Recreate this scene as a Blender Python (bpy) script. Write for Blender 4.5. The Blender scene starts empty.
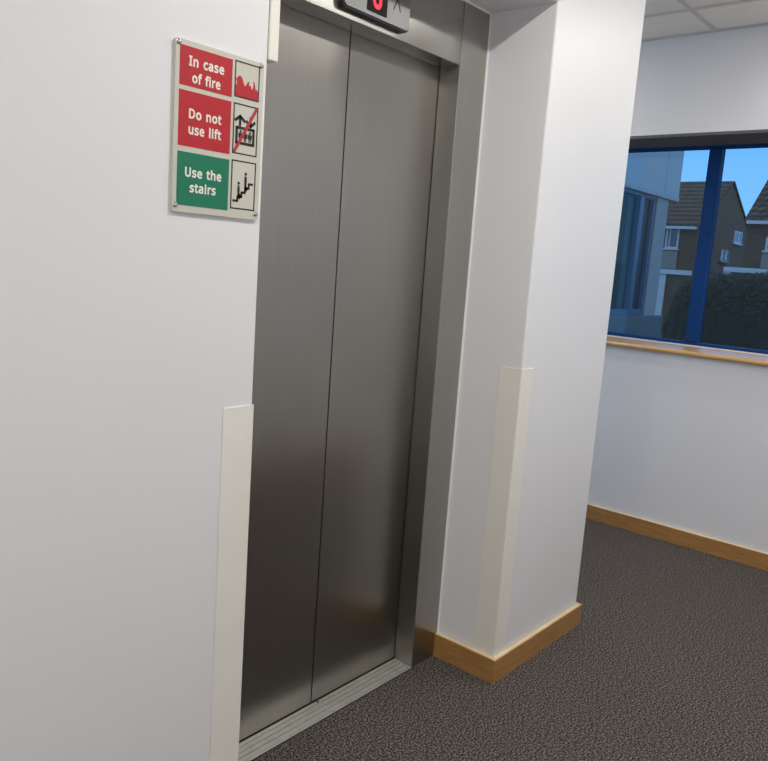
import bpy, bmesh, math, random
from mathutils import Vector, Matrix
random.seed(7)
S = bpy.context.scene
C = S.collection
PI = math.pi

# ------------------------------------------------------------------ materials
def srgb(r, g, b):
    f = lambda c: (c/255/12.92) if c/255 <= .04045 else ((c/255+.055)/1.055)**2.4
    return (f(r), f(g), f(b), 1)

def mat(name, col, rough=.5, metal=0., noise=0., scale=20., bump=0., bscale=200., aniso=0., spec=.5, coat=0., stretch=(1,1,1), col2=None, detail=4., bdist=.001, emit=None, estr=0.):
    m = bpy.data.materials.new(name); m.use_nodes = True
    nt = m.node_tree; b = nt.nodes['Principled BSDF']
    b.inputs['Base Color'].default_value = col
    b.inputs['Roughness'].default_value = rough
    b.inputs['Metallic'].default_value = metal
    b.inputs['Specular IOR Level'].default_value = spec
    b.inputs['Coat Weight'].default_value = coat
    b.inputs['Anisotropic'].default_value = aniso
    if emit:
        b.inputs['Emission Color'].default_value = emit
        b.inputs['Emission Strength'].default_value = estr
    if noise or bump or col2:
        tc = nt.nodes.new('ShaderNodeTexCoord'); mp = nt.nodes.new('ShaderNodeMapping')
        mp.inputs['Scale'].default_value = stretch
        nt.links.new(tc.outputs['Object'], mp.inputs['Vector'])
        if noise or col2:
            n = nt.nodes.new('ShaderNodeTexNoise'); n.inputs['Scale'].default_value = scale; n.inputs['Detail'].default_value = detail
            nt.links.new(mp.outputs['Vector'], n.inputs['Vector'])
            cr = nt.nodes.new('ShaderNodeValToRGB')
            c2 = col2 or tuple(c*(1-noise) for c in col[:3]) + (1,)
            cr.color_ramp.elements[0].position = .35; cr.color_ramp.elements[1].position = .65
            cr.color_ramp.elements[0].color = c2; cr.color_ramp.elements[1].color = col
            nt.links.new(n.outputs['Fac'], cr.inputs['Fac'])
            nt.links.new(cr.outputs['Color'], b.inputs['Base Color'])
        if bump:
            n2 = nt.nodes.new('ShaderNodeTexNoise'); n2.inputs['Scale'].default_value = bscale; n2.inputs['Detail'].default_value = 3
            nt.links.new(mp.outputs['Vector'], n2.inputs['Vector'])
            bp = nt.nodes.new('ShaderNodeBump'); bp.inputs['Strength'].default_value = bump; bp.inputs['Distance'].default_value = bdist
            nt.links.new(n2.outputs['Fac'], bp.inputs['Height']); nt.links.new(bp.outputs['Normal'], b.inputs['Normal'])
    return m

def steel(name, base, rough, aniso, amt=.12, rvar=.06, rot=0.25, grain=(260, 260, 2.5)):
    """brushed stainless: vertical grain, mottled roughness"""
    m = bpy.data.materials.new(name); m.use_nodes = True
    nt = m.node_tree; b = nt.nodes['Principled BSDF']
    b.inputs['Metallic'].default_value = 1; b.inputs['Anisotropic'].default_value = aniso
    tc = nt.nodes.new('ShaderNodeTexCoord'); mp = nt.nodes.new('ShaderNodeMapping'); mp.inputs['Scale'].default_value = grain
    nt.links.new(tc.outputs['Object'], mp.inputs['Vector'])
    n = nt.nodes.new('ShaderNodeTexNoise'); n.inputs['Scale'].default_value = 1; n.inputs['Detail'].default_value = 3
    nt.links.new(mp.outputs['Vector'], n.inputs['Vector'])
    n2 = nt.nodes.new('ShaderNodeTexNoise'); n2.inputs['Scale'].default_value = 2.2; n2.inputs['Detail'].default_value = 2
    nt.links.new(tc.outputs['Object'], n2.inputs['Vector'])
    ad = nt.nodes.new('ShaderNodeMath'); ad.operation = 'ADD'
    nt.links.new(n.outputs['Fac'], ad.inputs[0]); nt.links.new(n2.outputs['Fac'], ad.inputs[1])
    mr = nt.nodes.new('ShaderNodeMapRange'); mr.inputs['From Min'].default_value = .6; mr.inputs['From Max'].default_value = 1.4
    mr.inputs['To Min'].default_value = 1-amt; mr.inputs['To Max'].default_value = 1+amt
    nt.links.new(ad.outputs[0], mr.inputs['Value'])
    mx = nt.nodes.new('ShaderNodeVectorMath'); mx.operation = 'SCALE'; mx.inputs[0].default_value = base[:3]
    nt.links.new(mr.outputs['Result'], mx.inputs['Scale']); nt.links.new(mx.outputs[0], b.inputs['Base Color'])
    rr = nt.nodes.new('ShaderNodeMapRange'); rr.inputs['From Min'].default_value = .3; rr.inputs['From Max'].default_value = .7
    rr.inputs['To Min'].default_value = rough-rvar; rr.inputs['To Max'].default_value = rough+rvar
    nt.links.new(n2.outputs['Fac'], rr.inputs['Value']); nt.links.new(rr.outputs['Result'], b.inputs['Roughness'])
    tg = nt.nodes.new('ShaderNodeTangent'); tg.direction_type = 'RADIAL'; tg.axis = 'Z'
    nt.links.new(tg.outputs[0], b.inputs['Tangent']); b.inputs['Anisotropic Rotation'].default_value = rot
    return m

def wood(name, c1, c2, stretch, rough=.35):
    m = bpy.data.materials.new(name); m.use_nodes = True
    nt = m.node_tree; b = nt.nodes['Principled BSDF']; b.inputs['Roughness'].default_value = rough
    tc = nt.nodes.new('ShaderNodeTexCoord'); mp = nt.nodes.new('ShaderNodeMapping'); mp.inputs['Scale'].default_value = stretch
    nt.links.new(tc.outputs['Object'], mp.inputs['Vector'])
    n = nt.nodes.new('ShaderNodeTexNoise'); n.inputs['Scale'].default_value = 3; n.inputs['Detail'].default_value = 6; n.inputs['Distortion'].default_value = .6
    nt.links.new(mp.outputs['Vector'], n.inputs['Vector'])
    cr = nt.nodes.new('ShaderNodeValToRGB'); cr.color_ramp.elements[0].position = .3; cr.color_ramp.elements[1].position = .7
    cr.color_ramp.elements[0].color = c2; cr.color_ramp.elements[1].color = c1
    nt.links.new(n.outputs['Fac'], cr.inputs['Fac']); nt.links.new(cr.outputs['Color'], b.inputs['Base Color'])
    return m

def glass(name, tint, refl=1.0, ior=1.5):
    m = bpy.data.materials.new(name); m.use_nodes = True
    nt = m.node_tree; nt.nodes.remove(nt.nodes['Principled BSDF']); out = nt.nodes['Material Output']
    t = nt.nodes.new('ShaderNodeBsdfTransparent'); t.inputs['Color'].default_value = tint
    g = nt.nodes.new('ShaderNodeBsdfGlossy'); g.inputs['Roughness'].default_value = .01
    fr = nt.nodes.new('ShaderNodeFresnel'); fr.inputs['IOR'].default_value = ior
    mu = nt.nodes.new('ShaderNodeMath'); mu.operation = 'MULTIPLY'; mu.inputs[1].default_value = refl
    nt.links.new(fr.outputs[0], mu.inputs[0])
    mx = nt.nodes.new('ShaderNodeMixShader')
    nt.links.new(mu.outputs[0], mx.inputs[0]); nt.links.new(t.outputs[0], mx.inputs[1]); nt.links.new(g.outputs[0], mx.inputs[2])
    nt.links.new(mx.outputs[0], out.inputs['Surface'])
    return m

def carpet():
    m = bpy.data.materials.new('carpet_pile'); m.use_nodes = True
    nt = m.node_tree; b = nt.nodes['Principled BSDF']; b.inputs['Roughness'].default_value = .95; b.inputs['Specular IOR Level'].default_value = .1
    tc = nt.nodes.new('ShaderNodeTexCoord')
    n = nt.nodes.new('ShaderNodeTexNoise'); n.inputs['Scale'].default_value = 165; n.inputs['Detail'].default_value = 3; n.inputs['Roughness'].default_value = .75
    nt.links.new(tc.outputs['Object'], n.inputs['Vector'])
    cr = nt.nodes.new('ShaderNodeValToRGB'); e = cr.color_ramp.elements
    e[0].position = .40; e[0].color = srgb(30, 28, 28)
    e[1].position = .61; e[1].color = srgb(140, 132, 127)
    k = cr.color_ramp.elements.new(.5); k.color = srgb(76, 71, 69)
    nt.links.new(n.outputs['Fac'], cr.inputs['Fac']); nt.links.new(cr.outputs['Color'], b.inputs['Base Color'])
    bp = nt.nodes.new('ShaderNodeBump'); bp.inputs['Strength'].default_value = .5; bp.inputs['Distance'].default_value = .004
    nt.links.new(n.outputs['Fac'], bp.inputs['Height']); nt.links.new(bp.outputs['Normal'], b.inputs['Normal'])
    return m

def bricks(name, c1, c2, mortar, bw=.225, bh=.075, axis='x'):
    m = bpy.data.materials.new(name); m.use_nodes = True
    nt = m.node_tree; b = nt.nodes['Principled BSDF']; b.inputs['Roughness'].default_value = .9
    tc = nt.nodes.new('ShaderNodeTexCoord'); mp = nt.nodes.new('ShaderNodeMapping')
    # wall along y -> map (y,z); the add folds x in so both facades get courses
    sx = nt.nodes.new('ShaderNodeSeparateXYZ'); ad = nt.nodes.new('ShaderNodeMath'); cx = nt.nodes.new('ShaderNodeCombineXYZ')
    nt.links.new(tc.outputs['Object'], sx.inputs[0]); nt.links.new(sx.outputs[0], ad.inputs[0]); nt.links.new(sx.outputs[1], ad.inputs[1])
    nt.links.new(ad.outputs[0], cx.inputs[0]); nt.links.new(sx.outputs[2], cx.inputs[1])
    br = nt.nodes.new('ShaderNodeTexBrick'); br.inputs['Scale'].default_value = 1
    br.inputs['Brick Width'].default_value = bw; br.inputs['Row Height'].default_value = bh; br.inputs['Mortar Size'].default_value = .008 if bh < .1 else .05
    br.inputs['Color1'].default_value = c1; br.inputs['Color2'].default_value = c2; br.inputs['Mortar'].default_value = mortar
    nt.links.new(cx.outputs[0], br.inputs['Vector']); nt.links.new(br.outputs['Color'], b.inputs['Base Color'])
    return m

M = {}
M['wall'] = mat('wall_paint', (.785, .79, .82, 1), .42, bump=.12, bscale=140, bdist=.0008, spec=.45)
M['wall_grey'] = mat('grey_wall_paint', (.76, .76, .77, 1), .5)
M['ceil'] = mat('ceiling_tile', (.88, .855, .82, 1), .9, noise=.06, scale=120, bump=.2, bscale=260)
M['tee'] = mat('ceiling_tee', (.60, .585, .57, 1), .5)
M['carpet'] = carpet()
M['oak'] = wood('oak_skirting', srgb(184, 138, 82), srgb(158, 114, 64), (3, 3, 40), .4)
M['oak'].node_tree.nodes['Principled BSDF'].inputs['Coat Weight'].default_value = .6
M['oak'].node_tree.nodes['Principled BSDF'].inputs['Coat Roughness'].default_value = .25
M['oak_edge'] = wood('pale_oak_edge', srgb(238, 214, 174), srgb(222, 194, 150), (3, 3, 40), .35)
M['oak_sill'] = wood('varnished_oak_sill', srgb(214, 172, 112), srgb(190, 146, 88), (40, 3, 40), .36)
M['oak_sill'].node_tree.nodes['Principled BSDF'].inputs['Coat Weight'].default_value = 1
M['oak_sill'].node_tree.nodes['Principled BSDF'].inputs['Coat Roughness'].default_value = .4
M['cream'] = mat('cream_plastic', srgb(238, 236, 228), .38, noise=.03, scale=6)
M['steel'] = steel('brushed_steel_doors', (.37, .358, .33), .29, .75, amt=.06, rvar=0, rot=0)
M['steel_frame'] = steel('brushed_steel_frame', (.42, .41, .385), .34, .75, amt=.06, rvar=0, rot=0)
M['steel_transom'] = steel('brushed_steel_transom', (.42, .41, .385), .25, .6, amt=.06, rvar=0, rot=0)
M['steel_face'] = steel('brushed_steel_display', (.27, .27, .27), .45, .0, amt=.05, rvar=0)
M['dark'] = mat('black_rubber', (.012, .012, .013, 1), .5)
M['shaft'] = mat('dark_shaft', (.02, .02, .02, 1), .8)
M['alu'] = mat('sill_aluminium', (.72, .71, .66, 1), .42, metal=.7, noise=.12, scale=30)
M['groove'] = mat('sill_groove', (.035, .033, .03, 1), .8)
M['screen'] = mat('display_screen', (.01, .005, .006, 1), .5, spec=.15)
M['led'] = mat('red_led', (.3, .0, .01, 1), .4, emit=(1, .004, .03, 1), estr=.95)
M['etch'] = mat('etched_arrow', (.05, .05, .05, 1), .6)
M['sealant'] = mat('white_sealant', (.86, .86, .85, 1), .4)
M['plate'] = mat('sign_silver_plate', srgb(205, 203, 192), .4, metal=.15)
M['red'] = mat('sign_red', srgb(186, 26, 40), .42, noise=.06, scale=40)
M['green'] = mat('sign_green', srgb(0, 118, 88), .42)
M['letter'] = mat('sign_lettering', srgb(236, 232, 222), .45)
M['ink'] = mat('sign_black', (.012, .011, .01, 1), .5)
M['slash'] = mat('sign_dull_red', srgb(176, 46, 56), .45)
M['chrome'] = mat('screw_cap', (.75, .75, .78, 1), .12, metal=1)
M['blue'] = mat('blue_window_frame', srgb(6, 56, 116), .6, spec=.2)
M['annexblue'] = mat('annex_blue_frame', srgb(58, 88, 122), .4)
M['headgrey'] = mat('grey_head_sheet', srgb(92, 92, 94), .6)
M['pane'] = glass('window_glass', (.80, .90, .97, 1), .7)
M['annexpane'] = glass('annex_glass', (.62, .72, .74, 1), .06)
M['clad'] = mat('grey_cladding', srgb(166, 172, 176), .45)
M['clad2'] = mat('pale_flashing', srgb(160, 166, 170), .5)
M['concrete'] = mat('pale_column', srgb(150, 154, 154), .6, noise=.05, scale=6)
M['lowwall'] = mat('pale_low_wall', srgb(78, 94, 100), .6, noise=.08, scale=5)
M['curtain'] = mat('green_grey_curtain', srgb(58, 74, 62), .8)
M['room'] = mat('annex_room', srgb(70, 72, 72), .9)
M['brick'] = bricks('brown_brick', srgb(108, 78, 60), srgb(88, 64, 50), srgb(118, 98, 82))
M['tile'] = bricks('brown_roof_tile', srgb(104, 90, 72), srgb(80, 67, 56), srgb(30, 26, 24), .33, .24)
M['white'] = mat('white_upvc', srgb(205, 206, 208), .4)
M['greyframe'] = mat('grey_window_frame', srgb(120, 122, 122), .5)
M['render'] = mat('pale_render', srgb(150, 142, 132), .8)
M['housepane'] = mat('house_pane', srgb(60, 70, 80), .05, spec=.8)
M['gardoor'] = mat('garage_door', srgb(96, 76, 64), .6)
M['felt'] = mat('roof_felt', srgb(90, 92, 96), .9)
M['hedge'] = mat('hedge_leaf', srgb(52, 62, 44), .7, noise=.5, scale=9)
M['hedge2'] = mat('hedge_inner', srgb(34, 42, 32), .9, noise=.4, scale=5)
M['ground'] = mat('garden_ground', srgb(78, 86, 62), .95, noise=.4, scale=1.5)
M['lamp_rim'] = mat('downlight_rim', (.8, .8, .8, 1), .4)
M['lamp'] = mat('downlight_lens', (.9, .9, .9, 1), .4, emit=(1, .95, .86, 1), estr=12)

# ------------------------------------------------------------------ geometry helpers
def link(name, bm, m, parent=None, smooth=False):
    me = bpy.data.meshes.new(name)
    bmesh.ops.recalc_face_normals(bm, faces=bm.faces[:])
    bm.to_mesh(me); bm.free()
    o = bpy.data.objects.new(name, me); C.objects.link(o)
    for mm in (m if isinstance(m, (list, tuple)) else [m]): me.materials.append(mm)
    if smooth:
        for p in me.polygons: p.use_smooth = True
    if parent: o.parent = parent; o.matrix_parent_inverse = parent_world(parent).inverted()
    return o

def parent_world(p):
    mw = p.matrix_basis.copy()
    if p.parent: mw = parent_world(p.parent) @ p.matrix_parent_inverse @ mw
    return mw

def box(bm, x0, x1, y0, y1, z0, z1, bev=0, seg=2, mi=0):
    r = bmesh.ops.create_cube(bm, size=1)
    vs = r['verts']
    for v in vs:
        v.co = Vector((x0 + (v.co.x+.5)*(x1-x0), y0 + (v.co.y+.5)*(y1-y0), z0 + (v.co.z+.5)*(z1-z0)))
    fs = list({f for v in vs for f in v.link_faces})
    for f in fs: f.material_index = mi
    if bev:
        es = list({e for v in vs for e in v.link_edges})
        bmesh.ops.bevel(bm, geom=es, offset=bev, segments=seg, affect='EDGES', profile=.5)
    return bm

def boxes(name, m, parent, lst, bev=0):
    bm = bmesh.new()
    for b in lst: box(bm, *b, bev=bev)
    return link(name, bm, m, parent)

def prism_xz(bm, pts, y0, y1):
    """polygon in x,z extruded between two y"""
    vs = [bm.verts.new((x, y0, z)) for x, z in pts]
    f = bm.faces.new(vs)
    r = bmesh.ops.extrude_face_region(bm, geom=[f])
    nv = [g for g in r['geom'] if isinstance(g, bmesh.types.BMVert)]
    for v in nv: v.co.y = y1
    return vs, nv

def rounded(x0, x1, z0, z1, r, n=6):
    out = []
    for cx, cz, a0 in ((x1-r, z1-r, 0), (x0+r, z1-r, 90), (x0+r, z0+r, 180), (x1-r, z0+r, 270)):
        for i in range(n+1):
            a = math.radians(a0 + 90*i/n); out.append((cx+r*math.cos(a), cz+r*math.sin(a)))
    return out

def thing(name, label, cat, loc, group=None):
    o = bpy.data.objects.new(name, None); C.objects.link(o); o.location = loc; o.empty_display_size = .1
    o['label'] = label; o['category'] = cat; o['kind'] = 'thing'
    if group: o['group'] = group
    return o

def tag(o, label, cat, group=None, kind='thing'):
    o['label'] = label; o['category'] = cat; o['kind'] = kind
    if group: o['group'] = group
    return o

def struct(o):
    o['kind'] = 'structure'; return o

def place_origin(o, loc):
    """move a mesh object's origin without moving its geometry"""
    loc = Vector(loc); o.data.transform(Matrix.Translation(-loc)); o.location = loc
    return o

# ------------------------------------------------------------------ dimensions
xL, xR, xP, xW = -.288, .816, 1.432, 2.733      # left corner, right reveal, pillar end, window wall
x0, x1, xG = -.135, .673, .2656                 # lift opening, meeting line of the doors
d1, d2 = .237, .316                             # frame face, door face
zC, zK, HS, T = 2.188, 2.630, .0855, .017       # recess head, ceiling, skirting height and thickness
HD = 2.0
XB, YF, YB = -3.6, -1.85, 2.2                    # room back, front wall, nook end

# ------------------------------------------------------------------ shell
bm = bmesh.new(); box(bm, XB, xW, YF, YB, -.12, 0)
struct(link('floor', bm, M['carpet']))
bm = bmesh.new(); box(bm, XB, xW, YF, YB, zK, zK+.05)
struct(link('ceiling', bm, M['ceil']))
# suspended grid
bm = bmesh.new()
g = 0.196
k = -5
while True:
    y = g + .6*k; k += 1
    if y > YB: break
    if y > YF: box(bm, XB, xW, y-.012, y+.012, zK-.004, zK+.001)
k = 0
while True:
    x = 2.370 - .6*k; k += 1
    if x < XB: break
    box(bm, x-.012, x+.012, YF, YB, zK-.0045, zK+.001)
box(bm, xW-.022, xW, YF, YB, zK-.006, zK+.001)
struct(link('trim_1', bm, M['tee']))

# lift wall: one mass with the lift recess cut through, bevelled plaster corners
bm = bmesh.new()
pts = [(XB, 0), (xL, 0), (xL, zC), (xR, zC), (xR, 0), (xP, 0), (xP, zK), (XB, zK)]
prism_xz(bm, pts, 0, 1.3)
bm.edges.ensure_lookup_table()
def want(e):
    a, b = e.verts[0].co, e.verts[1].co
    if abs(a.y) > 1e-6 or abs(b.y) > 1e-6: return False
    vert = abs(a.x-b.x) < 1e-6 and any(abs(a.x-q) < 1e-4 for q in (xL, xR, xP))
    hor = abs(a.z-b.z) < 1e-6 and abs(a.z-zC) < 1e-4
    return vert or hor
bmesh.ops.bevel(bm, geom=[e for e in bm.edges if want(e)], offset=.006, segments=3, affect='EDGES', profile=.5)
struct(link('wall_front', bm, M['wall']))
# window wall with its opening
wy0, wy1, wz0, wz1, xo = -1.62, 1.34, 1.012, 2.131, 3.10
struct(boxes('wall_right', M['wall'], None, [
    (xW, xo, YF, YB, -.12, wz0), (xW, xo, YF, YB, wz1, zK+.3),
    (xW, xo, YF, wy0, wz0, wz1), (xW, xo, wy1, YB, wz0, wz1)]))
struct(boxes('wall_back', M['wall_grey'], None, [(XB, xW, YF-.12, YF, -.12, zK+.05)]))
struct(boxes('wall_left', M['wall_grey'], None, [(XB-.12, XB, YF-.12, YB+.12, -.12, zK+.05)]))
struct(boxes('wall_far', M['wall'], None, [(xP, xW, YB, YB+.12, -.12, zK+.05)]))
# skirtings
def skirt(name, lst):
    bm = bmesh.new()
    for b in lst: box(bm, *b, bev=.002, seg=2)
    return struct(link(name, bm, M['oak']))
skirt('baseboard_left', [(XB, xL, -T, 0, 0, HS)])
def mitre(bm, prof):
    """skirting strip: four plan points extruded up, top edges eased"""
    vs = [bm.verts.new((x, y, 0)) for x, y in prof]
    f = bm.faces.new(vs); r = bmesh.ops.extrude_face_region(bm, geom=[f])
    nv = [q for q in r['geom'] if isinstance(q, bmesh.types.BMVert)]
    for v in nv: v.co.z = HS
    s = set(nv)
    bmesh.ops.bevel(bm, geom=[e for e in bm.edges if e.verts[0] in s and e.verts[1] in s], offset=.002, segments=2, affect='EDGES')
bm = bmesh.new()
mitre(bm, [(xR-T, -T), (xR, 0), (xR, d1), (xR-T, d1)])
struct(link('baseboard_reveal', bm, M['oak']))
bm = bmesh.new()
mitre(bm, [(xR-T, -T), (xP+T, -T), (xP, 0), (xR, 0)])
struct(link('baseboard_front', bm, M['oak']))
bm = bmesh.new()
mitre(bm, [(xP+T, -T), (xP+T, 1.3), (xP, 1.3), (xP, 0)])
struct(link('baseboard_side', bm, M['oak']))
skirt('baseboard_back', [(XB, xW-T, YF, YF+T, 0, HS)])
skirt('baseboard_right', [(xW-T, xW, YF, YB, 0, HS)])
# white sealant line round the lift frame
struct(boxes('trim_2', M['sealant'], None, [(xR-.006, xR, d1-.004, d1+.01, HS, zC), (xL, xR, d1-.004, d1+.01, zC-.005, zC)]))

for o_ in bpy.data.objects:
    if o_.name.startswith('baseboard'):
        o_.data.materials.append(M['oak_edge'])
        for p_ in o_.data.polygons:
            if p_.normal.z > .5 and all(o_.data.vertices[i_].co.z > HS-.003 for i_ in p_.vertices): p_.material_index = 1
# ------------------------------------------------------------------ window_1
win = bpy.data.objects.new('window_1', None); C.objects.link(win); win.location = (3.06, 0, wz0); win['kind'] = 'structure'
fx0, fx1 = 3.03, 3.09
zs = 1.040                                       # sill top
muls = [.2125-1.28, .2125, .2125+.98]
fr = [(fx0, fx1, wy0, wy1, zs, 1.062), (fx0, fx1, wy0, wy1, 2.114, wz1), (fx0, fx1, wy0, wy0+.05, 1.062, 2.114), (fx0, fx1, wy1-.05, wy1, 1.062, 2.114)]
boxes('window_frame', M['blue'], win, fr, bev=.003)
for y in muls:
    boxes('mullion', M['blue'], win, [(fx0-.004, fx1, y-.0265, y+.0405, 1.0621, 2.1139)], bev=.004)
ys = [wy0+.05] + [q for y in muls for q in (y-.0265, y+.0405)] + [wy1-.05]
for i in range(0, len(ys), 2):
    boxes('pane', M['pane'], win, [(3.06, 3.064, ys[i]-.004, ys[i+1]+.004, 1.058, 2.118)])
struct(boxes('trim_3', M['headgrey'], None, [(xW-.002, fx0, wy0, wy1, wz1-.003, wz1+.012)]))  # thin dark grey sheet covering the window head soffit
# oak window board with a rounded nosing
bm = bmesh.new()
prof = [(fx1, zs), (xW-.018, zs)]
for i in range(0, 9):
    a = math.radians(90 + 180*i/8); prof.append((xW-.018+.0145*math.cos(a), zs-.0145+.0145*math.sin(a)))
prof += [(xW-.018, zs-.029), (xW, zs-.029), (xW, wz0), (fx1, wz0)]
vs = []
for x, z in prof:
    if not vs or (Vector((x, wy0, z))-vs[-1].co).length > 1e-4: vs.append(bm.verts.new((x, wy0, z)))
f = bm.faces.new(vs); r = bmesh.ops.extrude_face_region(bm, geom=[f])
for v in r['geom']:
    if isinstance(v, bmesh.types.BMVert): v.co.y = wy1
boxes('glazing_bead', M['sealant'], win, [(3.019, 3.0295, wy0+.002, wy1-.002, zs+.0003, zs+.0055)])
sill = link('window_sill', bm, M['oak_sill'], win)

# ------------------------------------------------------------------ the lift
lift = thing('lift', 'brushed stainless steel lift entrance with closed double doors recessed in the white wall', 'lift', ((x0+x1)/2, d1, 0))
e = .0008
boxes('frame_upright', M['steel_frame'], lift, [(x1, xR-.001, d1, .314, 0, zC-.001)], bev=.0015)
boxes('frame_upright', M['steel_frame'], lift, [(xL+.001, x0, d1, .314, 0, zC-.001)], bev=.0015)
boxes('transom', M['steel_transom'], lift, [(x0+.0015, x1-.0015, d1+.002, .314, HD, zC-.001)], bev=.0015)
dl = boxes('door_panel', M['steel'], lift, [(x0-.02, xG-.0022, d2, d2+.03, .009, HD+.03)], bev=.0015)
dr = boxes('door_panel', M['steel'], lift, [(xG+.0022, x1+.02, d2, d2+.03, .009, HD+.03)], bev=.0015)
boxes('shaft_lining', M['shaft'], lift, [(xL+.01, xR-.01, .40, .42, 0, zC-.01), (xL+.01, xL+.02, .306, .40, 0, zC-.01), (xR-.02, xR-.01, .306, .40, 0, zC-.01)])
# sill plate: aluminium ribs with dark guide grooves
sl = boxes('threshold', M['groove'], lift, [(x0+.001, x1-.001, d1-.004, .37, 0, .003)])
ribs = [(.2335, .2400), (.2425, .2580), (.2615, .2775), (.2810, .2970), (.3005, .3120)]
bm = bmesh.new()
for a, b in ribs: box(bm, x0+.001, x1-.001, a, b, .0028, .0062, bev=.0006, seg=1)
link('threshold_rib', bm, M['alu'], sl)
bm = bmesh.new(); bmesh.ops.create_cone(bm, cap_ends=True, segments=12, radius1=.004, radius2=.004, depth=.001, matrix=Matrix.Translation((.285, .306, .0064)))
link('screw_hole', bm, M['dark'], sl)
# floor indicator
ind = None
bm = bmesh.new(); prism_xz(bm, rounded(.134, .399, 2.019, 2.137, .014), d1+.003, d1-.013)
ind = link('indicator_panel', bm, M['dark'], lift)
bm = bmesh.new(); prism_xz(bm, rounded(.1385, .3955, 2.0235, 2.1335, .011), d1-.012, d1-.0165)
link('face_plate', bm, M['steel_face'], ind)
bm = bmesh.new(); prism_xz(bm, rounded(.2205, .3005, 2.033, 2.124, .002), d1-.016, d1-.0172)
link('screen', bm, M['screen'], ind)

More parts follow.
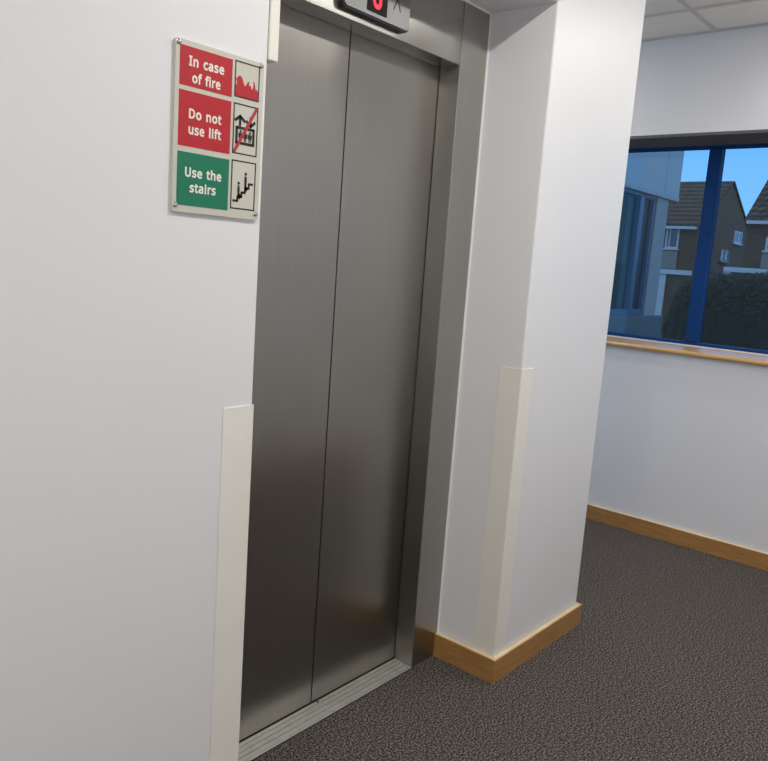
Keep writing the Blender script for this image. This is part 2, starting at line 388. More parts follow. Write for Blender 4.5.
# bold grotesque letters as outlines (advance, contours) in thousandths of an em
GLYPHS = {"6":[424,[[[200,-34],[166,-31],[133,-22],[103,-7],[76,14],[53,42],[34,75],[20,113],[12,157],[10,205],[11,241],[14,276],[19,312],[28,347],[40,380],[56,411],[76,440],[102,465],[133,486],[169,501],[210,510],[256,513],[267,513],[278,513],[290,512],[302,511],[313,509],[343,501],[343,394],[301,406],[293,408],[285,409],[276,410],[267,411],[258,411],[232,409],[211,405],[193,398],[177,389],[165,378],[154,365],[145,349],[138,332],[132,312],[128,290],[125,267],[125,271],[87,271],[92,277],[109,293],[130,307],[154,319],[183,325],[214,327],[259,322],[299,307],[334,281],[360,246],[375,203],[380,154],[375,102],[358,56],[331,17],[294,-11],[250,-28]],[[199,70],[219,72],[235,79],[248,89],[258,103],[265,125],[267,154],[265,177],[259,195],[251,209],[239,218],[223,224],[201,227],[185,226],[172,222],[159,217],[148,210],[140,202],[133,193],[128,183],[125,175],[124,165],[125,150],[128,134],[133,119],[140,105],[149,93],[159,83],[170,76],[183,72]]]],"D":[530,[[[38,-27],[38,507],[214,507],[263,503],[309,494],[351,477],[388,453],[419,423],[444,387],[462,345],[473,297],[476,244],[468,164],[444,96],[402,42],[345,3],[277,-20],[200,-27]],[[153,79],[188,79],[286,98],[339,150],[358,244],[354,295],[340,335],[319,363],[290,384],[252,396],[203,401],[153,401]]]],"H":[538,[[[38,-27],[38,507],[153,507],[153,304],[344,304],[344,507],[459,507],[459,-27],[344,-27],[344,197],[153,197],[153,-27]]]],"I":[268,[[[0,-27],[0,56],[56,69],[56,410],[0,423],[0,507],[227,507],[227,423],[171,410],[171,69],[227,56],[227,-27]]]],"U":[531,[[[243,-34],[182,-28],[130,-9],[88,23],[57,65],[39,115],[33,169],[33,507],[148,507],[148,170],[151,138],[159,115],[172,97],[189,84],[214,76],[246,73],[280,76],[304,85],[320,98],[332,117],[340,141],[343,171],[343,507],[457,507],[457,168],[454,133],[447,99],[434,67],[415,38],[391,13],[361,-7],[326,-22],[287,-31]]]],"a":[417,[[[144,-34],[108,-30],[75,-20],[45,-2],[22,25],[8,60],[4,101],[9,141],[28,177],[58,205],[97,225],[145,237],[202,242],[238,243],[238,237],[236,260],[232,274],[226,281],[219,286],[207,290],[190,291],[174,291],[159,288],[144,284],[129,279],[114,273],[74,255],[36,348],[76,368],[97,376],[119,383],[143,389],[168,392],[194,393],[238,389],[277,378],[309,357],[332,327],[345,289],[349,246],[349,-27],[258,-27],[246,24],[277,24],[268,14],[249,-3],[228,-17],[204,-26],[176,-32]],[[158,68],[181,70],[200,77],[216,87],[227,100],[234,118],[237,145],[237,148],[213,147],[175,144],[149,138],[134,130],[126,122],[121,113],[119,99],[120,88],[123,81],[128,76],[135,72],[145,69]]]],"c":[362,[[[201,-34],[167,-31],[134,-24],[104,-11],[76,7],[53,31],[34,61],[20,95],[12,134],[10,178],[13,223],[21,263],[35,299],[54,328],[78,353],[107,371],[138,384],[170,391],[205,394],[226,393],[245,391],[264,387],[282,383],[298,378],[334,362],[298,264],[262,276],[251,280],[238,283],[226,286],[215,287],[207,288],[161,276],[135,243],[125,178],[128,143],[135,115],[146,95],[159,82],[177,74],[202,71],[218,72],[233,74],[246,77],[259,80],[271,85],[321,106],[321,-4],[292,-18],[276,-24],[260,-28],[242,-31],[223,-33]]]],"e":[419,[[[210,-34],[173,-31],[139,-23],[107,-10],[78,9],[54,34],[35,64],[21,98],[13,136],[10,177],[12,218],[20,256],[32,290],[50,320],[72,346],[98,367],[128,382],[161,391],[196,394],[230,391],[261,383],[290,370],[314,351],[335,328],[351,302],[363,272],[369,239],[372,205],[372,142],[128,142],[129,137],[137,112],[149,94],[165,82],[186,74],[214,71],[233,71],[251,73],[268,76],[284,81],[300,86],[355,108],[355,-1],[319,-16],[299,-22],[280,-27],[258,-31],[235,-33]],[[132,243],[253,243],[254,239],[248,258],[240,273],[230,283],[216,289],[195,291],[176,289],[161,283],[149,273],[139,258],[131,238]]]],"f":[271,[[[46,-27],[46,287],[-17,287],[-17,362],[46,382],[46,384],[50,430],[62,470],[85,502],[115,524],[150,537],[189,541],[206,540],[221,539],[235,537],[247,534],[259,531],[294,519],[262,422],[230,432],[222,434],[214,436],[206,437],[198,438],[192,438],[180,437],[173,434],[169,429],[164,421],[161,405],[159,383],[159,387],[250,387],[250,287],[159,287],[159,-27]]]],"h":[455,[[[30,-27],[30,537],[143,537],[143,360],[143,342],[142,324],[143,337],[104,337],[110,346],[130,363],[152,376],[177,386],[202,391],[229,393],[275,389],[314,377],[347,355],[370,322],[384,282],[388,236],[388,-27],[275,-27],[275,228],[268,266],[252,283],[220,290],[192,287],[173,279],[161,267],[152,248],[145,221],[143,185],[143,-27]]]],"i":[213,[[[87,393],[72,394],[57,400],[43,410],[33,423],[27,440],[25,457],[27,475],[33,492],[44,506],[57,515],[72,520],[87,522],[102,520],[117,515],[130,506],[141,492],[147,475],[149,457],[147,440],[141,423],[130,409],[117,400],[103,394]],[[30,-27],[30,387],[143,387],[143,-27]]]],"l":[213,[[[30,-27],[30,537],[143,537],[143,-27]]]],"n":[455,[[[30,-27],[30,387],[127,387],[136,338],[104,338],[110,347],[130,364],[154,378],[179,387],[204,392],[231,394],[275,390],[314,377],[347,355],[370,323],[384,282],[388,236],[388,-27],[275,-27],[275,228],[268,266],[252,283],[220,290],[192,287],[173,279],[161,267],[152,249],[146,221],[143,186],[143,-27]]]],"o":[446,[[[203,-34],[167,-31],[134,-23],[103,-8],[76,12],[53,37],[34,67],[21,101],[13,139],[10,181],[15,241],[32,294],[62,337],[102,369],[150,388],[204,394],[240,391],[273,383],[304,368],[332,348],[355,324],[373,294],[387,260],[395,222],[397,180],[392,120],[374,67],[345,24],[305,-8],[257,-28]],[[203,70],[229,73],[247,81],[261,96],[272,117],[279,145],[282,181],[279,216],[272,244],[261,265],[248,278],[229,287],[203,290],[177,287],[159,278],[145,265],[135,244],[128,216],[125,181],[128,145],[135,117],[145,95],[159,81],[178,73]]]],"r":[317,[[[30,-27],[30,387],[130,387],[137,321],[101,321],[106,330],[123,349],[144,367],[168,382],[195,391],[224,394],[233,394],[241,393],[249,393],[258,392],[266,391],[297,384],[283,276],[249,283],[243,284],[237,285],[232,285],[226,286],[222,286],[208,285],[196,281],[184,275],[172,266],[163,256],[155,243],[148,228],[145,211],[143,191],[143,-27]]]],"s":[362,[[[148,-34],[122,-33],[99,-31],[77,-27],[58,-22],[39,-16],[8,-1],[8,112],[61,88],[77,82],[94,76],[113,72],[131,69],[149,68],[173,69],[189,73],[199,78],[204,83],[206,87],[207,95],[207,97],[206,100],[205,103],[202,106],[196,111],[187,116],[174,123],[157,130],[136,139],[113,148],[92,157],[73,167],[55,178],[39,192],[25,208],[15,227],[9,248],[7,272],[12,308],[29,340],[56,364],[89,381],[127,391],[169,394],[193,393],[215,391],[236,387],[257,381],[277,375],[320,357],[278,261],[239,276],[224,281],[210,285],[195,289],[180,291],[165,291],[147,290],[133,287],[124,283],[120,280],[119,278],[118,274],[118,271],[119,269],[120,267],[124,264],[130,259],[141,254],[155,247],[172,240],[193,231],[216,222],[236,213],[255,203],[273,191],[288,178],[301,162],[311,143],[317,122],[319,99],[313,59],[296,25],[268,-2],[233,-20],[193,-30]]]],"t":[282,[[[167,-34],[146,-32],[125,-29],[104,-22],[85,-11],[67,4],[53,23],[43,47],[37,74],[35,104],[35,287],[-16,287],[-16,360],[40,386],[66,470],[148,470],[148,387],[252,387],[252,287],[148,287],[148,107],[149,91],[152,82],[156,76],[162,72],[168,70],[178,69],[185,69],[192,70],[201,71],[208,72],[215,73],[255,84],[255,-14],[229,-24],[218,-28],[205,-30],[192,-32],[180,-33]]]],"u":[455,[[[184,-34],[139,-30],[100,-17],[67,5],[43,37],[30,77],[26,123],[26,387],[140,387],[140,131],[147,93],[162,76],[194,70],[222,72],[241,80],[254,92],[263,111],[269,138],[272,173],[272,387],[385,387],[385,-27],[287,-27],[278,21],[312,21],[305,12],[284,-6],[261,-18],[236,-27],[210,-32]]]]}

def text_mesh(body):
    """filled outlines of a line of lettering as a flat mesh in x,y"""
    out = bmesh.new(); pen = 0.0
    for ch in body:
        if ch == ' ': pen += .27; continue
        adv, cons = GLYPHS[ch]
        sh = []
        for c in cons:
            ar = sum(c[i-1][0]*c[i][1]-c[i][0]*c[i-1][1] for i in range(len(c)))
            if ar < 0: sh.append([c])
            elif sh: sh[-1].append(c)
        for group_ in sh:
            cu = bpy.data.curves.new('t', 'CURVE'); cu.dimensions = '2D'; cu.fill_mode = 'BOTH'
            for c in group_:
                sp = cu.splines.new('POLY'); sp.points.add(len(c)-1); sp.use_cyclic_u = True
                for p, q in zip(sp.points, c): p.co = (pen+q[0]/1000, q[1]/1000, 0, 1)
            o = bpy.data.objects.new('t', cu); C.objects.link(o); bpy.context.view_layer.update()
            me = bpy.data.meshes.new_from_object(o.evaluated_get(bpy.context.evaluated_depsgraph_get()))
            out.from_mesh(me); bpy.data.objects.remove(o); bpy.data.curves.remove(cu); bpy.data.meshes.remove(me)
        pen += adv/1000
    return out

def text_bm(bm, body, xa, xb, zbase, zcap, y, depth=.0004):
    """letters stood in the x,z plane at y, fitted between xa..xb and baseline..cap height"""
    t = text_mesh(body)
    hs_ = [q[1]/1000 for q in GLYPHS['H'][1][0]]; lo = min(hs_); cap = max(hs_)-lo
    mx0 = min(v.co.x for v in t.verts); mx1 = max(v.co.x for v in t.verts)
    sx = (xb-xa)/(mx1-mx0); sz = (zcap-zbase)/cap
    for v in t.verts:
        x, z = v.co.x, v.co.y
        v.co = Vector((xa+(x-mx0)*sx, y-depth, zbase+(z-lo)*sz))
    tmp = bpy.data.meshes.new('tmp'); t.to_mesh(tmp); t.free(); bm.from_mesh(tmp); bpy.data.meshes.remove(tmp)

bm = bmesh.new(); text_bm(bm, '6', .241, .278, 2.0445, 2.106, d1-.0172)
link('digit', bm, M['led'], ind)

def stroke(bm, pts, w, y0, y1):
    """thick polyline in the x,z plane"""
    for (xa, za), (xb, zb) in zip(pts, pts[1:]):
        d = Vector((xb-xa, zb-za)); L = d.length
        if L < 1e-9: continue
        d /= L; n = Vector((-d.y, d.x))*w/2; d = d*w*.3
        q = [(xa-d.x+n.x, za-d.y+n.y), (xa-d.x-n.x, za-d.y-n.y), (xb+d.x-n.x, zb+d.y-n.y), (xb+d.x+n.x, zb+d.y+n.y)]
        prism_xz(bm, q, y0, y1)

bm = bmesh.new(); stroke(bm, [(.327, 2.063), (.341, 2.094), (.355, 2.063)], .0045, d1-.0164, d1-.0168)
link('up_arrow', bm, M['etch'], ind)
bm = bmesh.new(); stroke(bm, [(.170, 2.094), (.184, 2.063), (.198, 2.094)], .0045, d1-.0164, d1-.0168)
link('down_arrow', bm, M['etch'], ind)

# ------------------------------------------------------------------ corner guards
GB = HS
def guard(name, label, sgn, xc, h, w1_, w2_, z0):
    """L-shaped cream guard on the corner at xc; sgn=-1: face leg runs to -x"""
    t = .0022
    bm = bmesh.new()
    if sgn < 0: pl = [(xc-w1_, 0), (xc-w1_, -t), (xc+t, -t), (xc+t, w2_), (xc, w2_), (xc, 0)]
    else: pl = [(xc+w1_, 0), (xc+w1_, -t), (xc-t, -t), (xc-t, w2_), (xc, w2_), (xc, 0)]
    vs = [bm.verts.new((x, y, z0)) for x, y in pl]
    f = bm.faces.new(vs); r = bmesh.ops.extrude_face_region(bm, geom=[f])
    nv = [q for q in r['geom'] if isinstance(q, bmesh.types.BMVert)]
    for v in nv: v.co.z = h
    # soften the outer corner
    oc = [e for e in bm.edges if abs(e.verts[0].co.x-e.verts[1].co.x) < 1e-6 and abs(e.verts[0].co.y-e.verts[1].co.y) < 1e-6
          and abs(e.verts[0].co.y+t) < 1e-6 and abs(e.verts[0].co.x-(xc-sgn*t)) < 1e-6]
    bmesh.ops.bevel(bm, geom=oc, offset=.002, segments=3, affect='EDGES')
    o = link(name, bm, M['cream'])
    place_origin(o, (xc, 0, z0))
    return tag(o, label, 'corner guard', 'cream corner guards on the lift recess')
guard('corner_guard', 'tall cream plastic corner guard on the left wall edge below the fire notice', -1, xL, 1.074, .078, .05, HS)
guard('corner_guard', 'cream plastic corner guard on the pillar corner above the oak skirting', 1, xR, 1.079, .069, .081, HS)
bm = bmesh.new(); box(bm, xL, xL+.024, -.002, .075, 1.766, zC-.001, bev=.0015)
o = link('corner_strip', bm, M['cream']); place_origin(o, (xL, 0, 1.766))
tag(o, 'short cream strip high on the left wall edge beside the top of the lift doors', 'trim strip')

# ------------------------------------------------------------------ fire notice (200 x 300 mm)
SX, SZ, SY = -.502, 1.4545, -.006
sign = thing('fire_notice', 'silver fire notice in red and green telling people to use the stairs', 'sign', (SX+.1, 0, SZ))
bm = bmesh.new(); prism_xz(bm, rounded(SX, SX+.200, SZ, SZ+.299, .003, 3), 0, SY)
link('plate', bm, M['plate'], sign)
mm = lambda x, z: (SX+x/1000, SZ+z/1000)
def rect(a, b, c, d): return [mm(a, c), mm(b, c), mm(b, d), mm(a, d)]
def text_panel(m, z0, z1, lines):
    bm = bmesh.new(); prism_xz(bm, rect(8.5, 124, z0, z1), SY+.0005, SY-.0005)
    p = link('text_panel', bm, m, sign)
    p['label'] = ('green' if m == M['green'] else 'red') + ' panel reading ' + ' '.join(q[0] for q in lines)
    bm = bmesh.new()
    for body, xa, xb, zb in lines:
        a = mm(xa, zb); b = mm(xb, zb+17.5)
        text_bm(bm, body, a[0], b[0], a[1], b[1], SY-.0005)
    link('lettering', bm, M['letter'], p)
text_panel(M['red'], 222, 289.5, [('In case', 27, 104.5, 257), ('of fire', 35, 97, 229)])
text_panel(M['red'], 117.5, 214, [('Do not', 30, 102, 167), ('use lift', 30, 102.5, 139.5)])
text_panel(M['green'], 12.5, 107.5, [('Use the', 25, 106.5, 64), ('stairs', 36, 94.5, 37)])
def picture(z0, z1):
    xa, xb = 130, 190
    bm = bmesh.new()
    w = 2.5
    for r in ((xa, xb, z0, z0+w), (xa, xb, z1-w, z1), (xa, xa+w, z0+w, z1-w), (xb-w, xb, z0+w, z1-w)):
        prism_xz(bm, rect(*r), SY+.0005, SY-.0004)
    p = link('picture_frame', bm, M['ink'], sign)
    fn = lambda fx, fz: mm(xa+fx*(xb-xa), z1-fz*(z1-z0))
    return p, fn
def disc(bm, c, r, y0, y1, n=14):
    prism_xz(bm, [(c[0]+r*math.cos(2*PI*i/n), c[1]+r*math.sin(2*PI*i/n)) for i in range(n)], y0, y1)
YA, YBs = SY+.0005, SY-.0004
# flames
p, F = picture(225, 291)
bm = bmesh.new()
fl = [(.03, .97), (.03, .66), (.07, .67), (.10, .58), (.045, .485), (.09, .48), (.17, .395), (.25, .41), (.31, .47), (.36, .58), (.405, .655), (.46, .615),
      (.50, .545), (.60, .475), (.57, .56), (.575, .62), (.63, .58), (.66, .63), (.69, .70), (.735, .66), (.76, .58), (.735, .45), (.80, .50), (.83, .60), (.85, .69), (.90, .65), (.94, .72), (.97, .80), (.97, .97)]
prism_xz(bm, [F(*q) for q in fl], YA, YBs)
link('flames', bm, M['red'], p)
# lift with arrows, crossed out
p, F = picture(121, 214.5)
bm = bmesh.new()
w = .0056
stroke(bm, [F(.09, .335), F(.275, .245), F(.46, .335)], w, YA, YBs)
stroke(bm, [F(.275, .26), F(.275, .42)], w, YA, YBs)
stroke(bm, [F(.53, .32), F(.70, .41), F(.87, .32)], w, YA, YBs)
stroke(bm, [F(.70, .24), F(.70, .40)], w, YA, YBs)
stroke(bm, [F(.15, .475), F(.84, .475), F(.84, .775), F(.15, .775), F(.15, .475)], w, YA, YBs)
for cx_, s in ((.31, .9), (.50, 1.0), (.69, .9)):
    disc(bm, F(cx_, .545), .0030*s, YA, YBs)
    prism_xz(bm, [F(cx_-.085, .575), F(cx_-.085, .665), F(cx_-.05, .665), F(cx_-.05, .735), F(cx_-.01, .735), F(cx_-.01, .68), F(cx_+.01, .68), F(cx_+.01, .735), F(cx_+.05, .735), F(cx_+.05, .665), F(cx_+.085, .665), F(cx_+.085, .575)], YA, YBs)
link('lift_symbol', bm, M['ink'], p)
bm = bmesh.new()
prism_xz(bm, [F(.04, .975), F(.04, .93), F(.88, .022), F(.965, .022), F(.965, .06), F(.125, .975)], YA, YBs-.0003)
link('red_slash', bm, M['slash'], p)
# people on stairs
p, F = picture(17, 109.5)
bm = bmesh.new()
st = [(.11, .83), (.28, .83), (.28, .74), (.44, .74), (.44, .645), (.58, .645), (.58, .55), (.73, .55), (.73, .455), (.88, .455)]
stroke(bm, [F(*q) for q in st], .0044, YA, YBs)
for (hx, hz, bz) in ((.315, .465, .74), (.59, .258, .60)):
    disc(bm, F(hx, hz), .0030, YA, YBs)
    prism_xz(bm, [F(hx-.035, hz+.045), F(hx+.035, hz+.045), F(hx+.05, hz+.13), F(hx+.03, bz), F(hx-.035, bz), F(hx-.05, hz+.13)], YA, YBs)
prism_xz(bm, [F(.27, .72), F(.36, .66), F(.44, .72), F(.36, .80)], YA, YBs)
prism_xz(bm, [F(.55, .56), F(.62, .50), F(.72, .54), F(.64, .62)], YA, YBs)
link('stairs_symbol', bm, M['ink'], p)
for sx_, sz_ in ((5, 293), (192.5, 294), (6, 12), (193.5, 12)):
    c = mm(sx_, sz_)
    bm = bmesh.new(); bmesh.ops.create_uvsphere(bm, u_segments=16, v_segments=10, radius=.0058)
    for v in bm.verts: v.co = Vector((c[0]+v.co.x, SY+.001+v.co.y*.9, c[1]+v.co.z))
    link('screw_cap', bm, M['chrome'], sign, smooth=True)

# ------------------------------------------------------------------ ceiling downlights (light the lobby)
def area(name, loc, power, size, col, parent=None, spread=PI):
    L = bpy.data.lights.new(name, 'AREA'); L.shape = 'DISK'; L.size = size; L.energy = power; L.color = col; L.spread = spread
    o = bpy.data.objects.new(name, L); C.objects.link(o); o.location = loc
    if parent: o.parent = parent; o.matrix_parent_inverse = parent_world(parent).inverted()
    return o
CW, WW = (1, .972, .915), (1, .89, .74)
spots = [(-2.6, -.84, 25, CW, 'added out-of-view fill downlight nearest the corridor end wall'),  # fill lamp added out of view to brighten the right reveal
         (-1.3, -.84, 2, CW, 'round recessed ceiling downlight in front of the left wall by the fire notice'),
         (.2, -.84, 18, CW, 'round recessed ceiling downlight in front of the lift doors'), (1.45, -.84, 6, CW, 'round recessed ceiling downlight in front of the pillar end'),
         (2.45, -.84, 12, CW, 'round recessed ceiling downlight nearest the window wall'),
         (2.1, 1.25, 7, WW, 'added unseen warm fill downlight in the nook behind the pillar')]  # unseen lamp added to brighten and warm the window wall and ceiling
for i, (lx, ly, pw, lcol, lab) in enumerate(spots):
    d = thing('downlight', lab, 'ceiling light', (lx, ly, zK), 'recessed downlights in the lobby ceiling')
    bm = bmesh.new(); n = 32
    ring = []
    for rr_, zz in ((.085, 0), (.083, -.006), (.062, -.006), (.058, -.001)):
        ring.append([bm.verts.new((lx+rr_*math.cos(2*PI*j/n), ly+rr_*math.sin(2*PI*j/n), zK-.0045+zz)) for j in range(n)])
    for a, b in zip(ring, ring[1:]):
        for j in range(n): bm.faces.new((a[j], a[(j+1) % n], b[(j+1) % n], b[j]))
    link('rim', bm, M['lamp_rim'], d, smooth=True)
    bm = bmesh.new(); bmesh.ops.create_circle(bm, cap_ends=True, segments=n, radius=.058, matrix=Matrix.Translation((lx, ly, zK-.0065)))
    link('lens', bm, M['lamp'], d)
    area('lamp', (lx, ly, zK-.016), pw, .10, lcol, d)

# ------------------------------------------------------------------ outside: annex wing
GZ = -.70
ay = 1.80
an = thing('annex_building', 'grey clad office wing with blue framed windows seen through the left pane', 'building', (5, ay, GZ))
boxes('fascia', M['clad'], an, [(3.12, 6.395, ay-.02, 7.5, 2.247, 2.95), (6.405, 6.80, ay-.02, 7.5, 2.247, 2.95)], bev=.004)
boxes('flashing', M['clad2'], an, [(3.12, 6.80, ay-.03, ay+.30, 2.203, 2.247)], bev=.003)
boxes('column', M['concrete'], an, [(6.30, 6.60, ay, ay+.30, 1.02, 2.203)], bev=.004)
boxes('low_wall', M['lowwall'], an, [(3.12, 6.79, ay-.02, ay+.28, GZ, 1.02)], bev=.006)
fy = ay+.015
wf = [(3.12, 6.30, fy, fy+.06, 1.02, 1.085), (3.12, 6.30, fy, fy+.06, 2.172, 2.203), (6.245, 6.30, fy, fy+.06, 1.085, 2.172), (5.90, 6.00, fy-.01, fy+.06, 1.085, 2.172), (4.7, 4.80, fy-.01, fy+.06, 1.085, 2.172), (3.6, 3.70, fy-.01, fy+.06, 1.085, 2.172)]
wfo = boxes('window_frame', M['annexblue'], an, wf, bev=.003)
for a, b in ((3.70, 4.70), (4.80, 5.90), (6.00, 6.245)):
    boxes('pane', M['annexpane'], wfo, [(a-.003, b+.003, fy+.03, fy+.034, 1.08, 2.175)])
bm = bmesh.new()
def pleats(bm, xa, xb, y, z0, z1, n):
    cols = []
    for i in range(n*4+1):
        x = xa+(xb-xa)*i/(n*4); yy = y+.03*math.sin(i*PI/2)
        cols.append((bm.verts.new((x, yy, z0)), bm.verts.new((x, yy, z1))))
    for a, b in zip(cols, cols[1:]): bm.faces.new((a[0], b[0], b[1], a[1]))
pleats(bm, 4.85, 5.80, fy+.16, 1.03, 2.19, 9)
link('curtain', bm, M['curtain'], an)
boxes('rear_wall', M['room'], an, [(3.12, 6.6, 7.3, 7.5, GZ, 2.247), (6.4, 6.6, ay+.30, 7.3, GZ, 2.247), (3.12, 6.4, ay+.281, 7.3, .1, .2)])

# houses
def house(label, X0, X1, ya, yb, ze, zr, wins, gables, panels):
    h = thing('house', label, 'house', ((X0+X1)/2, (ya+yb)/2, GZ), 'brown brick houses beyond the hedge')
    xm = (X0+X1)/2
    bm = bmesh.new()
    pf = [(X0, GZ), (X1, GZ), (X1, ze), (xm, zr-.12), (X0, ze)]
    prism_xz(bm, pf, ya, yb)
    link('brick_wall', bm, M['brick'], h)
    s = (zr-ze)/(xm-X0); ov = .22
    bm = bmesh.new()
    top = [(X0-ov, ze-ov*s+.10), (xm, zr), (X1+ov, ze-ov*s+.10), (X1+ov, ze-ov*s+.02), (xm, zr-.10), (X0-ov, ze-ov*s+.02)]
    prism_xz(bm, top, min(ya, yb)-.08, max(ya, yb)+.08)
    link('roof', bm, M['tile'], h)
    boxes('gutter', M['white'], h, [(X0-ov-.08, X0-ov+.02, min(ya, yb), max(ya, yb), ze-ov*s-.10, ze-ov*s+.03)], bev=.01)
    for (y0, y1, z0, z1) in wins:
        f = boxes('window', M['white'], h, [(X0-.05, X0+.02, y0, y1, z0, z0+.08), (X0-.05, X0+.02, y0, y1, z1-.08, z1), (X0-.05, X0+.02, y0, y0+.08, z0+.08, z1-.08), (X0-.05, X0+.02, y1-.08, y1, z0+.08, z1-.08), (X0-.05, X0+.02, (y0+y1)/2-.025+.12, (y0+y1)/2+.025+.12, z0+.08, z1-.08), (X0-.12, X0, y0-.08, y1+.08, z0-.07, z0)])
        boxes('pane', M['housepane'], f, [(X0-.03, X0+.015, y0+.08, y1-.08, z0+.08, z1-.08)])
    for gi, (a, b, z0, z1) in enumerate(gables):
        yy = min(ya, yb)
        f = boxes('window', M['white' if gi == 0 else 'greyframe'], h, [(a, b, yy-.05, yy+.02, z0, z0+.07), (a, b, yy-.05, yy+.02, z1-.07, z1), (a, a+.1, yy-.05, yy+.02, z0+.07, z1-.07), (b-.1, b, yy-.05, yy+.02, z0+.07, z1-.07), ((a+b)/2-.06, (a+b)/2+.06, yy-.05, yy+.02, z0+.07, z1-.07), (a-.06, b+.06, yy-.12, yy, z0-.07, z0)])
        boxes('pane', M['housepane'], f, [(a+.1, b-.1, yy-.03, yy+.015, z0+.07, z1-.07)])
    for (y0, y1, z0, z1) in panels:
        boxes('pale_panel', M['render'], h, [(X0-.04, X0+.01, y0, y1, z0, z1)])
    return h
house('brown brick house with a grey gable wall behind the blue mullion', 36, 44.4, 11.45, 20, 4.08, 6.61,
      [(12.30, 12.93, 2.93, 4.0)], [(41.5, 42.8, 3.60, 4.22), (39.6, 40.95, 2.58, 3.16)], [(12.28, 13.1, 1.2, 2.84)])
house('brown brick house at the right edge of the window view', 31, 36.6, 7.87, .5, 4.06, 6.28,
      [(5.9, 7.12, 2.80, 3.32)], [], [(5.9, 7.2, 1.0, 2.70)])
def garage(label, x, xb, y0, y1, zt):
    g_ = thing('garage', label, 'garage', (x, (y0+y1)/2, GZ), 'low flat garages behind the hedge')
    boxes('wall', M['brick'], g_, [(x, xb, y0+.05, y1-.25, GZ, zt-.02)])
    boxes('fascia', M['white'], g_, [(x-.12, x, y0, y1, zt-.17, zt)], bev=.01)
    boxes('flat_roof', M['felt'], g_, [(x, xb, y0, y1, zt-.02, zt+.04)])
    boxes('door', M['gardoor'], g_, [(x-.03, x, y0+.4, y1-.5, GZ, zt-.35)])
    boxes('post', M['white'], g_, [(x-.06, x+.1, y1-.25, y1, GZ, zt-.17)])
garage('low garage with white fascia behind the left end of the hedge', 28, 32, 8.75, 9.95, 1.80)
garage('low garage with white fascia behind the hedge right of the mullion', 28, 30.5, 6.15, 7.62, 2.02)

# hedge
hb = thing('hedge', 'tall dark clipped hedge with a rounded end outside the window', 'hedge', (18, 2, GZ))
bm = bmesh.new()
n_y, n_a = 60, 18
y_l, y_r = 6.05, -4.0
def htop(y):
    t = (y_l-y)
    base = 1.44 + .11*min(t, 2.4)
    return GZ + (base-GZ)*min(1, (max(t, 0)/.55))**.35 if t < .55 else base
def hprof(y, a):
    """a 0..1 over the hedge's cross-section, front foot to back foot"""
    t = y_l-y; w = .9*min(1, (max(t, .0)/.7))**.5
    th = PI*a; c, s = math.cos(th), math.sin(th)
    px = -w*math.copysign(abs(c)**.5, c); pz = GZ + (htop(y)-GZ)*abs(s)**.35
    return 18.6+px, pz
rows = []
for i in range(n_y+1):
    y = y_l + (y_r-y_l)*(i/n_y)**1.3
    rows.append([])
    for j in range(n_a+1):
        x, z = hprof(y, j/n_a)
        rows[-1].append(bm.verts.new((x+random.uniform(-.06, .06), y+random.uniform(-.04, .04), z+random.uniform(-.04, .04) if 0 < j < n_a else GZ)))
for a, b in zip(rows, rows[1:]):
    for j in range(n_a): bm.faces.new((a[j], a[j+1], b[j+1], b[j]))
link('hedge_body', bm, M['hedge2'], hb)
bm = bmesh.new()
for k in range(15000):
    y = y_l - random.random()**1.3*(y_l-y_r); a = random.uniform(.04, .8)
    x, z = hprof(y, a)
    c = Vector((x+random.uniform(-.10, .05), y+random.uniform(-.05, .05), z+random.uniform(-.07, .06)))
    u = Vector((random.gauss(0, 1), random.gauss(0, 1), random.gauss(0, 1))).normalized(); v = u.orthogonal().normalized()
    l, w = random.uniform(.025, .05), random.uniform(.014, .026)
    q = [bm.verts.new(c+u*l), bm.verts.new(c+v*w), bm.verts.new(c-u*l), bm.verts.new(c-v*w)]
    bm.faces.new(q)
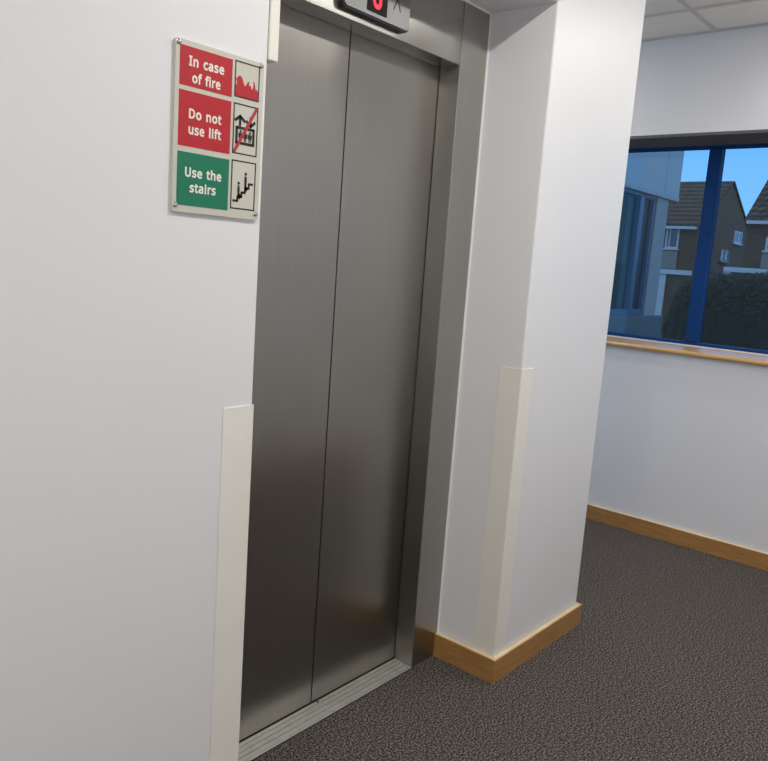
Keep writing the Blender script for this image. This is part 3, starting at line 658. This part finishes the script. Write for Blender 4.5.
lv = link('foliage', bm, M['hedge'], hb); lv['kind'] = 'stuff'
# ground outside
bm = bmesh.new(); box(bm, 3.1, 70, -40, 50, GZ-.2, GZ)
struct(link('ground', bm, M['ground']))

# ------------------------------------------------------------------ sky
W = bpy.data.worlds.new('dusk_sky'); S.world = W; W.use_nodes = True
nt = W.node_tree; bg = nt.nodes['Background']
tc = nt.nodes.new('ShaderNodeTexCoord'); sx = nt.nodes.new('ShaderNodeSeparateXYZ'); nt.links.new(tc.outputs['Generated'], sx.inputs[0])
cr = nt.nodes.new('ShaderNodeValToRGB'); nt.links.new(sx.outputs[2], cr.inputs['Fac'])
cr.color_ramp.elements[0].position = 0.0; cr.color_ramp.elements[0].color = (.29, .62, 1.0, 1)
cr.color_ramp.elements[1].position = .6; cr.color_ramp.elements[1].color = (.52, .60, .70, 1)
k_ = cr.color_ramp.elements.new(.26); k_.color = (.15, .44, .92, 1)
nt.links.new(cr.outputs['Color'], bg.inputs['Color']); bg.inputs['Strength'].default_value = 1.25

# ------------------------------------------------------------------ camera
cam = bpy.data.cameras.new('camera'); co = bpy.data.objects.new('camera', cam); C.objects.link(co)
r = Vector((0.65053823, -0.75625187, 0.0698793)); u = Vector((0.07364045, 0.15438689, 0.98526229)); f = Vector((0.7558949, 0.63580484, -0.1561253))
mw = Matrix.Identity(4)
for i in range(3): mw[i][0] = r[i]; mw[i][1] = u[i]; mw[i][2] = -f[i]; mw[i][3] = (-1.31309, -1.21741, 1.39316)[i]
co.matrix_world = mw
cam.sensor_fit = 'HORIZONTAL'; cam.sensor_width = 36; cam.lens = 758.755*36/768; cam.clip_start = .02; cam.clip_end = 300
S.camera = co

vs_ = S.view_settings
S.display_settings.display_device = 'sRGB'
vs_.view_transform = 'Standard'; vs_.look = 'None'; vs_.exposure = 0.0; vs_.gamma = 1; vs_.use_curve_mapping = False
S.cycles.max_bounces = 12; S.cycles.diffuse_bounces = 6; S.cycles.glossy_bounces = 6; S.cycles.transparent_max_bounces = 12
